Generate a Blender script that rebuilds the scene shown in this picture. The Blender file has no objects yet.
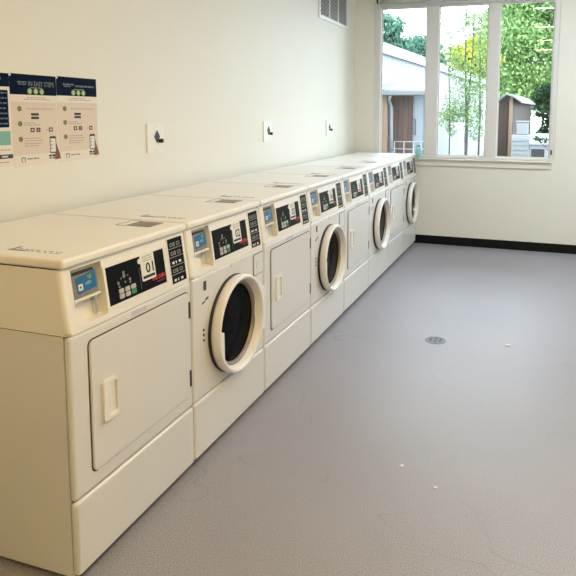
import bpy, bmesh, math, random
from mathutils import Vector, Matrix
random.seed(7)
scene = bpy.context.scene
C = scene.collection
PI = math.pi

# ------------------------------------------------------------------ materials
def mat(name, col, rough=0.5, metal=0.0, spec=0.5, noise=0.0, nscale=40.0, bump=0.0, bscale=200.0, coat=0.0):
    m = bpy.data.materials.new(name); m.use_nodes = True
    nt = m.node_tree; b = nt.nodes['Principled BSDF']
    b.inputs['Base Color'].default_value = (*col, 1)
    b.inputs['Roughness'].default_value = rough
    b.inputs['Metallic'].default_value = metal
    b.inputs['Specular IOR Level'].default_value = spec
    b.inputs['Coat Weight'].default_value = coat
    tc = nt.nodes.new('ShaderNodeTexCoord')
    if noise > 0:
        n = nt.nodes.new('ShaderNodeTexNoise'); n.inputs['Scale'].default_value = nscale
        n.inputs['Detail'].default_value = 4
        r = nt.nodes.new('ShaderNodeMixRGB')
        r.inputs['Color1'].default_value = (*[max(0, c * (1 - noise)) for c in col], 1)
        r.inputs['Color2'].default_value = (*[min(1, c * (1 + noise)) for c in col], 1)
        nt.links.new(tc.outputs['Object'], n.inputs['Vector'])
        nt.links.new(n.outputs['Fac'], r.inputs['Fac'])
        nt.links.new(r.outputs['Color'], b.inputs['Base Color'])
    if bump > 0:
        n2 = nt.nodes.new('ShaderNodeTexNoise'); n2.inputs['Scale'].default_value = bscale
        bp = nt.nodes.new('ShaderNodeBump'); bp.inputs['Strength'].default_value = bump
        bp.inputs['Distance'].default_value = 0.002
        nt.links.new(tc.outputs['Object'], n2.inputs['Vector'])
        nt.links.new(n2.outputs['Fac'], bp.inputs['Height'])
        nt.links.new(bp.outputs['Normal'], b.inputs['Normal'])
    return m

def emit(name, col, strength):
    m = bpy.data.materials.new(name); m.use_nodes = True
    nt = m.node_tree; nt.nodes.remove(nt.nodes['Principled BSDF'])
    e = nt.nodes.new('ShaderNodeEmission'); e.inputs['Color'].default_value = (*col, 1)
    e.inputs['Strength'].default_value = strength
    nt.links.new(e.outputs[0], nt.nodes['Material Output'].inputs['Surface'])
    return m

def glass(name, tint=(1, 1, 1), ior=1.5, rough=0.0):
    m = bpy.data.materials.new(name); m.use_nodes = True
    nt = m.node_tree; nt.nodes.remove(nt.nodes['Principled BSDF'])
    t = nt.nodes.new('ShaderNodeBsdfTransparent'); t.inputs['Color'].default_value = (*tint, 1)
    g = nt.nodes.new('ShaderNodeBsdfGlossy'); g.inputs['Roughness'].default_value = rough
    f = nt.nodes.new('ShaderNodeFresnel'); f.inputs['IOR'].default_value = ior
    mx = nt.nodes.new('ShaderNodeMixShader')
    nt.links.new(f.outputs[0], mx.inputs[0]); nt.links.new(t.outputs[0], mx.inputs[1])
    nt.links.new(g.outputs[0], mx.inputs[2])
    nt.links.new(mx.outputs[0], nt.nodes['Material Output'].inputs['Surface'])
    return m

M = {}
M['wall'] = mat('wall_paint', (0.81, 0.785, 0.71), 0.6, spec=0.3, noise=0.015, nscale=6, bump=0.15, bscale=300)
M['ceiling'] = mat('ceiling_paint', (0.82, 0.80, 0.76), 0.8, spec=0.2, noise=0.02)
M['black_base'] = mat('black_rubber_base', (0.004, 0.004, 0.004), 0.5, spec=.2, noise=0.2)
M['frame'] = mat('window_frame_paint', (0.72, 0.70, 0.68), 0.5, noise=0.02)
M['sill'] = mat('sill_paint', (0.78, 0.76, 0.69), 0.4, noise=0.02)
M['pane'] = glass('window_glass', ior=1.3)
M['enamel'] = mat('white_enamel', (0.735, 0.715, 0.695), 0.32, spec=0.5, noise=0.02, nscale=5)
M['plastic'] = mat('cream_plastic', (0.85, 0.815, 0.77), 0.38, noise=0.015, nscale=8)
M['ring'] = mat('door_ring_plastic', (0.82, 0.79, 0.76), 0.28, noise=0.02, nscale=8)
M['dark'] = mat('dark_seam', (0.012, 0.012, 0.012), 0.6, noise=0.1)
M['rubber'] = mat('black_rubber', (0.012, 0.012, 0.012), 0.5, noise=0.2)
M['display'] = mat('black_overlay', (0.006, 0.007, 0.010), 0.3, spec=0.06, noise=0.1)
M['printw'] = mat('print_white', (0.75, 0.74, 0.70), 0.5, noise=0.03)
M['button'] = mat('button_grey', (0.48, 0.47, 0.44), 0.5, noise=0.05)
M['printg'] = mat('print_grey', (0.22, 0.23, 0.24), 0.5, noise=0.05)
M['printk'] = mat('print_black', (0.02, 0.02, 0.022), 0.5, noise=0.05)
M['card'] = mat('white_card', (0.80, 0.78, 0.73), 0.5, noise=0.02)
M['red'] = mat('print_red', (0.65, 0.03, 0.03), 0.5, noise=0.05)
M['green'] = mat('print_green', (0.04, 0.26, 0.12), 0.5, noise=0.05)
M['lime'] = mat('print_lime', (0.20, 0.33, 0.06), 0.5, noise=0.05)
M['olive'] = mat('print_olive', (0.17, 0.19, 0.035), 0.5, noise=0.05)
M['blue'] = mat('reader_blue', (0.012, 0.13, 0.32), 0.3, noise=0.08)
M['bronze'] = mat('reader_metal', (0.30, 0.25, 0.20), 0.35, metal=0.6, noise=0.1)
M['chrome'] = mat('chrome', (0.72, 0.71, 0.69), 0.2, metal=1.0, noise=0.03)
M['label_brown'] = mat('label_brown', (0.16, 0.085, 0.04), 0.35, noise=0.25, nscale=30)
M['navy'] = mat('poster_navy', (0.003, 0.008, 0.030), 0.6, spec=0.05, noise=0.2, nscale=10)
M['paper'] = mat('poster_paper', (0.72, 0.60, 0.50), 0.45, noise=0.03, nscale=5)
M['paperw'] = mat('poster_white', (0.80, 0.72, 0.63), 0.45, noise=0.03, nscale=5)
M['teal'] = mat('poster_teal', (0.20, 0.42, 0.37), 0.45, noise=0.05)
M['tan'] = mat('print_tan', (0.42, 0.33, 0.26), 0.5, noise=0.05)
M['skin'] = mat('print_hand', (0.20, 0.07, 0.045), 0.5, noise=0.1)
M['plate'] = mat('plate_plastic', (0.84, 0.81, 0.76), 0.35, noise=0.01)
M['vent_white'] = mat('vent_white', (0.74, 0.73, 0.69), 0.4, noise=0.02)
M['vent_mesh'] = mat('vent_mesh', (.36, .36, .35), .5, noise=.05)
M['vent_dark'] = mat('vent_dark', (0.008, 0.008, 0.008), 0.8, noise=0.1)
M['steel'] = mat('drain_steel', (0.22, 0.22, 0.22), 0.5, metal=1.0, noise=0.1)
M['shade'] = mat('shade_fabric', (0.58, 0.60, 0.58), 0.6, noise=0.04)
M['tealjar'] = mat('jar_teal', (0.30, 0.66, 0.60), 0.25, noise=0.05)
M['lampbody'] = mat('lamp_white', (0.85, 0.84, 0.82), 0.4, noise=0.02)
M['lamp_cool'] = emit('lamp_diffuser_cool', (0.77, 0.92, 1.0), 165.0)
M['lamp_mid'] = emit('lamp_diffuser_neutral', (1.0, 0.94, 0.84), 82.0)
M['lamp_warm'] = emit('lamp_diffuser_warm', (1.0, 0.76, 0.38), 104.0)
M['lamp_amber'] = emit('lamp_diffuser_amber', (1.0, 0.71, 0.27), 208.0)
M['debris'] = mat('paper_scrap', (0.85, 0.84, 0.82), 0.7, noise=0.03)
M['barn_white'] = None
M['wood'] = None
M['bark'] = mat('bark', (0.05, 0.045, 0.04), 0.8, noise=0.35, nscale=25)
M['roof_metal'] = mat('roof_metal', (0.224, 0.230, 0.235), 0.5, noise=0.1)
M['gravel'] = mat('gravel', (0.22, 0.22, 0.20), 0.9, noise=0.3, nscale=30)
M['boxwhite'] = mat('box_white', (0.204, 0.216, 0.228), 0.5, noise=0.05)
M['boxgrey'] = mat('crate_grey', (0.176, 0.184, 0.184), 0.5, noise=0.1)
M['tan_trim'] = mat('tan_trim', (0.19, 0.12, 0.075), 0.7, noise=0.15)
M['darkglass'] = mat('dark_glass', (0.02, 0.025, 0.03), 0.1, noise=0.05)

def stripes(name, c1, c2, freq, rough, axis_vec=(1, 1, 0), noise=0.2):
    """vertical boards: thin grooves at a period along the horizontal"""
    m = bpy.data.materials.new(name); m.use_nodes = True
    nt = m.node_tree; b = nt.nodes['Principled BSDF']; b.inputs['Roughness'].default_value = rough
    tc = nt.nodes.new('ShaderNodeTexCoord')
    dt = nt.nodes.new('ShaderNodeVectorMath'); dt.operation = 'DOT_PRODUCT'
    dt.inputs[1].default_value = axis_vec
    mu = nt.nodes.new('ShaderNodeMath'); mu.operation = 'MULTIPLY'; mu.inputs[1].default_value = freq
    fr = nt.nodes.new('ShaderNodeMath'); fr.operation = 'FRACT'
    lt = nt.nodes.new('ShaderNodeMath'); lt.operation = 'LESS_THAN'; lt.inputs[1].default_value = 0.12
    fl = nt.nodes.new('ShaderNodeMath'); fl.operation = 'FLOOR'
    wn = nt.nodes.new('ShaderNodeTexWhiteNoise'); wn.noise_dimensions = '1D'
    v = nt.nodes.new('ShaderNodeMixRGB')
    v.inputs['Color1'].default_value = (*[c * (1 - noise) for c in c1], 1)
    v.inputs['Color2'].default_value = (*[min(1, c * (1 + noise)) for c in c1], 1)
    mx = nt.nodes.new('ShaderNodeMixRGB'); mx.inputs['Color2'].default_value = (*c2, 1)
    L = nt.links.new
    L(tc.outputs['Object'], dt.inputs[0]); L(dt.outputs['Value'], mu.inputs[0]); L(mu.outputs[0], fr.inputs[0])
    L(fr.outputs[0], lt.inputs[0]); L(mu.outputs[0], fl.inputs[0]); L(fl.outputs[0], wn.inputs['W'])
    L(wn.outputs['Value'], v.inputs['Fac']); L(v.outputs[0], mx.inputs['Color1']); L(lt.outputs[0], mx.inputs['Fac'])
    L(mx.outputs[0], b.inputs['Base Color'])
    return m
M['barn_white'] = stripes('barn_siding', (0.215, 0.23, 0.25), (0.12, 0.135, 0.16), 2.6, 0.6, (0.07, 1, 0), 0.03)
M['porch_white'] = stripes('porch_siding', (0.20, 0.22, 0.245), (0.12, 0.135, 0.16), 5.0, 0.6, (1, 0.3, 0), 0.03)
M['wood'] = stripes('wood_boards', (0.030, 0.013, 0.007), (0.008, 0.004, 0.003), 9.0, 0.7, (1, 0.7, 0), 0.3)
M['porch_wood'] = stripes('porch_boards', (0.13, 0.076, 0.056), (0.03, 0.02, 0.017), 9.0, 0.7, (1, 0.3, 0), 0.3)

def floor_mat():
    m = bpy.data.materials.new('speckled_floor'); m.use_nodes = True
    nt = m.node_tree; b = nt.nodes['Principled BSDF']
    L = nt.links.new
    tc = nt.nodes.new('ShaderNodeTexCoord')
    n1 = nt.nodes.new('ShaderNodeTexNoise'); n1.inputs['Scale'].default_value = 240; n1.inputs['Detail'].default_value = 2; n1.inputs['Roughness'].default_value = 0.6
    r1 = nt.nodes.new('ShaderNodeValToRGB')
    r1.color_ramp.elements[0].position = 0.34; r1.color_ramp.elements[0].color = (0.178, 0.172, 0.194, 1)
    r1.color_ramp.elements[1].position = 0.66; r1.color_ramp.elements[1].color = (0.432, 0.410, 0.452, 1)
    n2 = nt.nodes.new('ShaderNodeTexNoise'); n2.inputs['Scale'].default_value = 1.6; n2.inputs['Detail'].default_value = 5
    r2 = nt.nodes.new('ShaderNodeMapRange'); r2.inputs['To Min'].default_value = 0.90; r2.inputs['To Max'].default_value = 1.10
    # faint curved scuffs
    n3 = nt.nodes.new('ShaderNodeTexNoise'); n3.inputs['Scale'].default_value = 1.1; n3.inputs['Detail'].default_value = 1.5
    n3.inputs['Distortion'].default_value = 0.6
    s1 = nt.nodes.new('ShaderNodeMath'); s1.operation = 'SUBTRACT'; s1.inputs[1].default_value = 0.52
    s2 = nt.nodes.new('ShaderNodeMath'); s2.operation = 'ABSOLUTE'
    s3 = nt.nodes.new('ShaderNodeMath'); s3.operation = 'LESS_THAN'; s3.inputs[1].default_value = 0.0016
    s4 = nt.nodes.new('ShaderNodeMath'); s4.operation = 'MULTIPLY'; s4.inputs[1].default_value = 0.11
    s5 = nt.nodes.new('ShaderNodeMath'); s5.operation = 'SUBTRACT'
    vm = nt.nodes.new('ShaderNodeVectorMath'); vm.operation = 'SCALE'
    for n in (n1, n2, n3): L(tc.outputs['Object'], n.inputs['Vector'])
    L(n1.outputs['Fac'], r1.inputs['Fac']); L(n2.outputs['Fac'], r2.inputs['Value'])
    L(n3.outputs['Fac'], s1.inputs[0]); L(s1.outputs[0], s2.inputs[0]); L(s2.outputs[0], s3.inputs[0]); L(s3.outputs[0], s4.inputs[0])
    L(r2.outputs[0], s5.inputs[0]); L(s4.outputs[0], s5.inputs[1])
    L(r1.outputs['Color'], vm.inputs[0]); L(s5.outputs[0], vm.inputs['Scale']); L(vm.outputs[0], b.inputs['Base Color'])
    b.inputs['Roughness'].default_value = 0.44
    b.inputs['Specular IOR Level'].default_value = 0.5
    bp = nt.nodes.new('ShaderNodeBump'); bp.inputs['Strength'].default_value = 0.01; bp.inputs['Distance'].default_value = 0.001
    L(n1.outputs['Fac'], bp.inputs['Height']); L(bp.outputs['Normal'], b.inputs['Normal'])
    return m
M['floor'] = floor_mat()

def drum_mat():
    m = bpy.data.materials.new('perforated_glint_drum'); m.use_nodes = True
    nt = m.node_tree; b = nt.nodes['Principled BSDF']; L = nt.links.new
    tc = nt.nodes.new('ShaderNodeTexCoord')
    v = nt.nodes.new('ShaderNodeTexVoronoi'); v.inputs['Scale'].default_value = 34; v.inputs['Randomness'].default_value = 0.15
    lt = nt.nodes.new('ShaderNodeMath'); lt.operation = 'LESS_THAN'; lt.inputs[1].default_value = 0.2
    mx = nt.nodes.new('ShaderNodeMixRGB'); mx.inputs['Color1'].default_value = (0.008, 0.008, 0.009, 1)
    mx.inputs['Color2'].default_value = (0.30, 0.30, 0.30, 1)  # bright dots: glints at the drum holes, painted into the colour
    L(tc.outputs['Object'], v.inputs['Vector']); L(v.outputs['Distance'], lt.inputs[0])
    L(lt.outputs[0], mx.inputs['Fac']); L(mx.outputs[0], b.inputs['Base Color'])
    b.inputs['Roughness'].default_value = 0.35; b.inputs['Metallic'].default_value = 0.3
    return m
M['drum'] = drum_mat()
M['porthole'] = glass('porthole_glass', (0.30, 0.30, 0.31), 1.12, 0.02)

def leaf_mat(name, c1, c2, trans=0.35):
    m = bpy.data.materials.new(name); m.use_nodes = True
    nt = m.node_tree; nt.nodes.remove(nt.nodes['Principled BSDF']); L = nt.links.new
    g = nt.nodes.new('ShaderNodeNewGeometry')
    mx = nt.nodes.new('ShaderNodeMixRGB'); mx.inputs['Color1'].default_value = (*c1, 1); mx.inputs['Color2'].default_value = (*c2, 1)
    d = nt.nodes.new('ShaderNodeBsdfDiffuse'); t = nt.nodes.new('ShaderNodeBsdfTranslucent')
    s = nt.nodes.new('ShaderNodeMixShader'); s.inputs[0].default_value = trans
    L(g.outputs['Random Per Island'], mx.inputs['Fac']); L(mx.outputs[0], d.inputs['Color']); L(mx.outputs[0], t.inputs['Color'])
    L(d.outputs[0], s.inputs[1]); L(t.outputs[0], s.inputs[2]); L(s.outputs[0], nt.nodes['Material Output'].inputs['Surface'])
    return m
M['leaf_dark'] = leaf_mat('leaf_dark', (0.04, 0.10, 0.07), (0.16, 0.30, 0.22))
M['leaf_green'] = leaf_mat('leaf_green', (0.08, 0.19, 0.07), (0.40, 0.54, 0.21))
M['leaf_yellow'] = leaf_mat('leaf_yellow', (0.255, 0.306, 0.051), (0.408, 0.425, 0.085))
M['leaf_light'] = leaf_mat('leaf_light', (0.06, 0.12, 0.05), (0.26, 0.36, 0.14))
M['leaf_deep'] = leaf_mat('leaf_deep', (0.010, 0.03, 0.016), (0.05, 0.10, 0.05))

# ------------------------------------------------------------------ mesh helpers
class MB:
    def __init__(s): s.bm = bmesh.new()
    def _merge(s, b2, T=None):
        me = bpy.data.meshes.new('t'); b2.to_mesh(me); b2.free()
        if T is not None: me.transform(T)
        s.bm.from_mesh(me); bpy.data.meshes.remove(me)
    def box(s, x0, x1, y0, y1, z0, z1, bev=0.0, seg=2, mi=0, T=None):
        b = bmesh.new(); bmesh.ops.create_cube(b, size=1)
        for v in b.verts:
            v.co = Vector((x0 + (v.co.x + .5) * (x1 - x0), y0 + (v.co.y + .5) * (y1 - y0), z0 + (v.co.z + .5) * (z1 - z0)))
        if bev > 0:
            bmesh.ops.bevel(b, geom=b.edges[:], offset=bev, segments=seg, profile=0.5, affect='EDGES')
        for f in b.faces: f.material_index = mi
        s._merge(b, T); return s
    def prism(s, poly, n0, n1, fn, mi=0):
        """polygon (u,v) extruded from n0 to n1, each point placed by fn(u,v,n)"""
        a = [s.bm.verts.new(fn(u, v, n0)) for u, v in poly]; c = [s.bm.verts.new(fn(u, v, n1)) for u, v in poly]
        k = len(poly); fs = [s.bm.faces.new(c), s.bm.faces.new(a[::-1])]
        for i in range(k):
            fs.append(s.bm.faces.new((a[i], a[(i + 1) % k], c[(i + 1) % k], c[i])))
        for f in fs: f.material_index = mi
        return s
    def ringprism(s, outer, inner, n0, n1, fn, mi=0):
        k = len(outer)
        O0 = [s.bm.verts.new(fn(u, v, n0)) for u, v in outer]; O1 = [s.bm.verts.new(fn(u, v, n1)) for u, v in outer]
        I0 = [s.bm.verts.new(fn(u, v, n0)) for u, v in inner]; I1 = [s.bm.verts.new(fn(u, v, n1)) for u, v in inner]
        for i in range(k):
            j = (i + 1) % k
            for q in ((O0[i], O0[j], O1[j], O1[i]), (I1[i], I1[j], I0[j], I0[i]), (O1[i], O1[j], I1[j], I1[i]), (O0[j], O0[i], I0[i], I0[j])):
                s.bm.faces.new(q).material_index = mi
        return s
    def tube(s, pts, rad, seg=10, mi=0, caps=True):
        pts = [Vector(p) for p in pts]; rings = []
        rs = rad if isinstance(rad, (list, tuple)) else [rad] * len(pts)
        for i, p in enumerate(pts):
            d = (pts[min(i + 1, len(pts) - 1)] - pts[max(i - 1, 0)]).normalized()
            up = Vector((0, 0, 1)) if abs(d.z) < .9 else Vector((1, 0, 0))
            a = d.cross(up).normalized(); b = d.cross(a)
            rings.append([s.bm.verts.new(p + (a * math.cos(2 * PI * k / seg) + b * math.sin(2 * PI * k / seg)) * rs[i]) for k in range(seg)])
        for r0, r1 in zip(rings, rings[1:]):
            for k in range(seg):
                f = s.bm.faces.new((r0[k], r0[(k + 1) % seg], r1[(k + 1) % seg], r1[k])); f.material_index = mi; f.smooth = True
        if caps:
            s.bm.faces.new(rings[0]).material_index = mi; s.bm.faces.new(rings[-1][::-1]).material_index = mi
        return s
    def lathe(s, prof, cen, seg=64, mi=0, axis='x', closed=False):
        """profile [(axial, radius)] turned about the x (or z) axis through cen"""
        rings = []
        for a, r in prof:
            R = []
            for k in range(seg):
                t = 2 * PI * k / seg
                o = (a, r * math.cos(t), r * math.sin(t)) if axis == 'x' else (r * math.cos(t), r * math.sin(t), a)
                R.append(s.bm.verts.new(Vector(cen) + Vector(o)))
            rings.append(R)
        pr = list(zip(rings, rings[1:]))
        if closed: pr.append((rings[-1], rings[0]))
        for r0, r1 in pr:
            for k in range(seg):
                f = s.bm.faces.new((r0[k], r0[(k + 1) % seg], r1[(k + 1) % seg], r1[k])); f.material_index = mi; f.smooth = True
        if not closed:
            if prof[0][1] > 0: s.bm.faces.new(rings[0][::-1]).material_index = mi
            if prof[-1][1] > 0: s.bm.faces.new(rings[-1]).material_index = mi
        return s
    def text(s, body, size, fn, n=0.0006, mi=0, align='LEFT', width=None, bold=0.0):
        cu = bpy.data.curves.new('t', 'FONT'); cu.body = body; cu.size = size; cu.align_x = align; cu.resolution_u = 2; cu.offset = bold
        o = bpy.data.objects.new('t', cu); C.objects.link(o)
        dg = bpy.context.evaluated_depsgraph_get()
        me = bpy.data.meshes.new_from_object(o.evaluated_get(dg))
        bpy.data.objects.remove(o); bpy.data.curves.remove(cu)
        if len(me.vertices):
            w = max(v.co.x for v in me.vertices) - min(v.co.x for v in me.vertices)
            k = 1 if not width else width / w
            for v in me.vertices: v.co = fn(v.co.x * k, v.co.y, n)
            for p in me.polygons: p.material_index = mi
            s.bm.from_mesh(me)
        bpy.data.meshes.remove(me); return s
    def mesh(s, name, mats, off=None, smooth=None):
        bmesh.ops.recalc_face_normals(s.bm, faces=s.bm.faces[:])
        me = bpy.data.meshes.new(name)
        if off is not None: bmesh.ops.translate(s.bm, verts=s.bm.verts[:], vec=off)
        s.bm.to_mesh(me); s.bm.free()
        for m in (mats if isinstance(mats, (list, tuple)) else [mats]): me.materials.append(m)
        return me
    def build(s, name, mats, parent=None, off=None, kind=None, label=None):
        o = bpy.data.objects.new(name, s.mesh(name, mats, off)); C.objects.link(o)
        if parent: o.parent = parent
        if kind: o['kind'] = kind
        if label: o['label'] = label
        return o

def thing(name, loc, label, cat, group=None):
    o = bpy.data.objects.new(name, None); C.objects.link(o); o.location = loc; o.empty_display_size = .1
    return tag(o, label, cat, group)
def tag(o, label, cat, group=None):
    o['label'] = label; o['category'] = cat
    if group: o['group'] = group
    return o
def copy_tree(o, parent=None):
    c = o.copy(); C.objects.link(c)
    if parent: c.parent = parent
    for ch in list(o.children): copy_tree(ch, c)
    return c
def rr(u0, u1, v0, v1, r, seg=5):
    P = []
    for cu, cv, a in ((u1 - r, v0 + r, -PI / 2), (u1 - r, v1 - r, 0), (u0 + r, v1 - r, PI / 2), (u0 + r, v0 + r, PI)):
        for k in range(seg + 1):
            t = a + PI / 2 * k / seg; P.append((cu + r * math.cos(t), cv + r * math.sin(t)))
    return P
def rect(u0, u1, v0, v1): return [(u0, v0), (u1, v0), (u1, v1), (u0, v1)]
def disc(u, v, r, n=16, ru=None): return [(u + (ru or r) * math.cos(2 * PI * k / n), v + r * math.sin(2 * PI * k / n)) for k in range(n)]

# ------------------------------------------------------------------ the room
XW, XR, YB, YF, H = -0.772, 4.8, -4.5, 5.558, 3.0
def struct(name, mb, m): return mb.build(name, m, kind='structure')
struct('floor', MB().box(XW - .2, XR + .2, YB - .2, YF + .2, -.2, 0), M['floor'])
struct('ceiling', MB().box(XW - .2, XR + .2, YB - .2, YF + .2, H, H + .15), M['ceiling'])
struct('wall_left', MB().box(XW - .2, XW, YB - .2, YF + .2, 0, H), M['wall'])
struct('wall_right', MB().box(XR, XR + .2, YB - .2, YF + .2, 0, H), M['wall'])
struct('wall_back', MB().box(XW, XR, YB - .2, YB, 0, H), M['wall'])
WX0, WX1, WZ0, WZ1 = -0.535, 1.495, 1.0, 2.75
wf = MB()
wf.box(XW, WX0, YF, YF + .2, 0, H).box(WX1, XR, YF, YF + .2, 0, H)
wf.box(WX0, WX1, YF, YF + .2, 0, WZ0).box(WX0, WX1, YF, YF + .2, WZ1, H)
struct('wall_far', wf, M['wall'])
struct('baseboard_far', MB().box(XW, XR, YF - .008, YF, 0, .1, .002), M['black_base'])
struct('baseboard_right', MB().box(XR - .008, XR, YB, YF, 0, .1, .002), M['black_base'])
struct('baseboard_left', MB().box(XW, XW + .008, YB, YF - .01, 0, .1, .002), M['black_base'])

# window: outer frame, two broad mullions, three panes, sill and apron
win = MB()
gx0, gx1, gz0, gz1 = -.458, 1.44, 1.03, 2.715
f0, f1 = YF + .004, YF + .085
win.box(WX0, gx0, f0, f1, WZ0, WZ1, .004).box(gx1, WX1, f0, f1, WZ0, WZ1, .004)
win.box(gx0, gx1, f0, f1, WZ0, gz0, .003).box(gx0, gx1, f0, f1, gz1, WZ1, .003)
W1 = win.build('window_1', M['frame'], kind='structure')
for a, b in ((.071, .213), (.755, .878)):
    MB().box(a, b, f0 + .003, f1 - .003, gz0, gz1, .005).build('mullion', M['frame'], W1)
for a, b in ((gx0, .071), (.213, .755), (.878, gx1)):
    MB().box(a, b, YF + .060, YF + .066, gz0, gz1).build('pane', M['pane'], W1, label='clear glass pane')
    g = MB()
    for q in ((a, a + .012, gz0, gz1), (b - .012, b, gz0, gz1)): g.box(q[0], q[1], YF + .05, YF + .0595, q[2], q[3])
    for q in ((gz0, gz0 + .012), (gz1 - .012, gz1)): g.box(a + .012, b - .012, YF + .05, YF + .0595, q[0], q[1])
    g.build('sash_bead', M['frame'], W1)
MB().box(WX0 - .03, WX1 - .022, YF - .045, YF + .05, .985, 1.0, .005).build('sill', M['sill'], W1)
MB().box(WX0 - .02, WX1 - .028, YF - .018, YF, .915, .985, .004).build('apron', M['sill'], W1)
latch = MB().box(1.452, 1.468, YF - .012, YF + .004, 1.075, 1.125, .003).build('window_latch', M['printk'], W1, label='small dark latch')

# roller shade above the window
rs = thing('roller_shade', (.48, YF, 2.78), 'grey roller shade rolled up along the top of the window', 'blind')
o = (-.48, -YF, -2.78)
MB().tube([(-.45, YF - .05, 2.795), (1.5, YF - .05, 2.795)], .045, 20).build('shade_roll', M['shade'], rs, o)
MB().box(-.43, 1.5, YF - .03, YF - .02, 2.722, 2.76, .002).build('hem_bar', M['shade'], rs, o)
MB().lathe([(-.492, .006), (-.492, .036), (-.486, .04), (-.45, .04)], (0, YF - .05, 2.795), 24).build('end_cap', M['rubber'], rs, o, label='round black end cap')
MB().box(-.47, -.455, YF - .095, YF, 2.75, 2.85, .003).build('bracket', M['shade'], rs, o)

# ceiling lights: the left row, plus one added fill light on the right
wh = ('nearest the window', 'second from the window', 'above the middle of the machines', 'nearest the back of the room')
for i, y in enumerate((3.78, 1.93, .1, -1.75)):
    for x, side in ((1.20, 'left row'), (3.35, 'right row added to light the machine fronts')):
        if x > 3 and i > 0: continue      # right side: a single made-up lamp, added to brighten the machine fronts
        t = thing('ceiling_light', (x + .62, y, H), 'long white ceiling light in the ' + side + ', ' + wh[i], 'lamp', 'ceiling lights')
        lo = (-x - .62, -y, -H)
        MB().box(x, x + 1.24, y - .055, y + .055, H - .05, H - .002, .006).build('lamp_body', M['lampbody'], t, lo)
        MB().box(x + .01, x + 1.23, y - .030, y + .030, H - .062, H - .0505, .003).build('diffuser', M[('lamp_cool', 'lamp_mid', 'lamp_warm', 'lamp_amber')[i]], t, lo)

# ------------------------------------------------------------------ things on the left wall
def wl(u, v, n): return Vector((XW + n, u, v))

# ventilation grille
vt = thing('air_vent', (XW, 4.76, 2.7), 'white framed ventilation grille high on the left wall near the corner', 'vent')
vo = (-XW, -4.76, -2.7)
y0, y1, z0, z1 = 4.335, 5.185, 2.475, 2.93
MB().ringprism(rect(y0 - .035, y1 + .035, z0 - .035, z1 + .035), rect(y0, y1, z0, z1), 0, .014, wl).build('frame', M['vent_white'], vt, vo)
MB().prism(rect(y0, y1, z0, z1), .0005, .0015, wl).build('duct_opening', M['vent_dark'], vt, vo, label='black opening behind the grille')
dv = (y0 + (y1 - y0) / 3, y0 + 2 * (y1 - y0) / 3)
for d in dv: MB().prism(rect(d - .009, d + .009, z0, z1), .002, .013, wl).build('divider', M['vent_white'], vt, vo)
for a, b in ((y0, dv[0] - .009), (dv[0] + .009, dv[1] - .009), (dv[1] + .009, y1)):
    g = MB(); step = .070; hw = .009
    for sgn in (1, -1):
        k = -16
        while k < 30:
            # diagonal bars clipped to the cell
            c = a + k * step; pts = []
            lo, hi = 0.0, z1 - z0
            s0, s1 = ((a - c) , (b - c)) if sgn > 0 else (-(b - c), -(a - c))
            lo, hi = max(lo, s0 * .56), min(hi, s1 * .56)
            if hi - lo > .004:
                p0 = (c + sgn * lo / .56, z0 + lo); p1 = (c + sgn * hi / .56, z0 + hi)
                q = rect(0, 1, 0, 1)
                g.prism([(p0[0] - hw, p0[1]), (p0[0] + hw, p0[1]), (p1[0] + hw, p1[1]), (p1[0] - hw, p1[1])], .003 + (.001 if sgn > 0 else 0), .008 + (.001 if sgn > 0 else 0), wl)
            k += 1
    g.build('mesh_panel', M['vent_mesh'], vt, vo)

# three wall plates
pl_where = ('nearest the posters', 'middle of the three', 'farthest from the posters, below the vent')
for i, yc in enumerate((1.567, 3.10, 4.625)):
    t = thing('wall_plate', (XW, yc, 1.352), 'square white wall plate with black diamond and knob, ' + pl_where[i], 'wall plate', 'white wall plates')
    f = lambda u, v, n: Vector((n, u, v))
    b = MB(); h = .083
    b.prism(rr(-h, h, -h, h, .008), 0, .005, f); b.prism(rr(-h + .004, h - .004, -h + .004, h - .004, .008), .005, .008, f)
    b.build('plate', M['plate'], t)
    MB().prism([(.006, -.026), (.036, .006), (.012, .044), (-.016, .010)], .008, .012, f).build('diamond_mark', M['printk'], t, label='black diamond')
    MB().tube([(.008, .026, -.016), (.020, .034, -.016)], [.010, .009], 12).lathe([(.020, .0), (.020, .013), (.031, .012), (.031, 0)], (0, .034, -.016), 14).build('knob', M['rubber'], t, label='small black knob')
    for sz in (.066, -.066): MB().lathe([(.008, .0), (.008, .005), (.0095, .0045), (.0095, 0)], (0, 0, sz), 10).build('screw', M['plate'], t)

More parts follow.
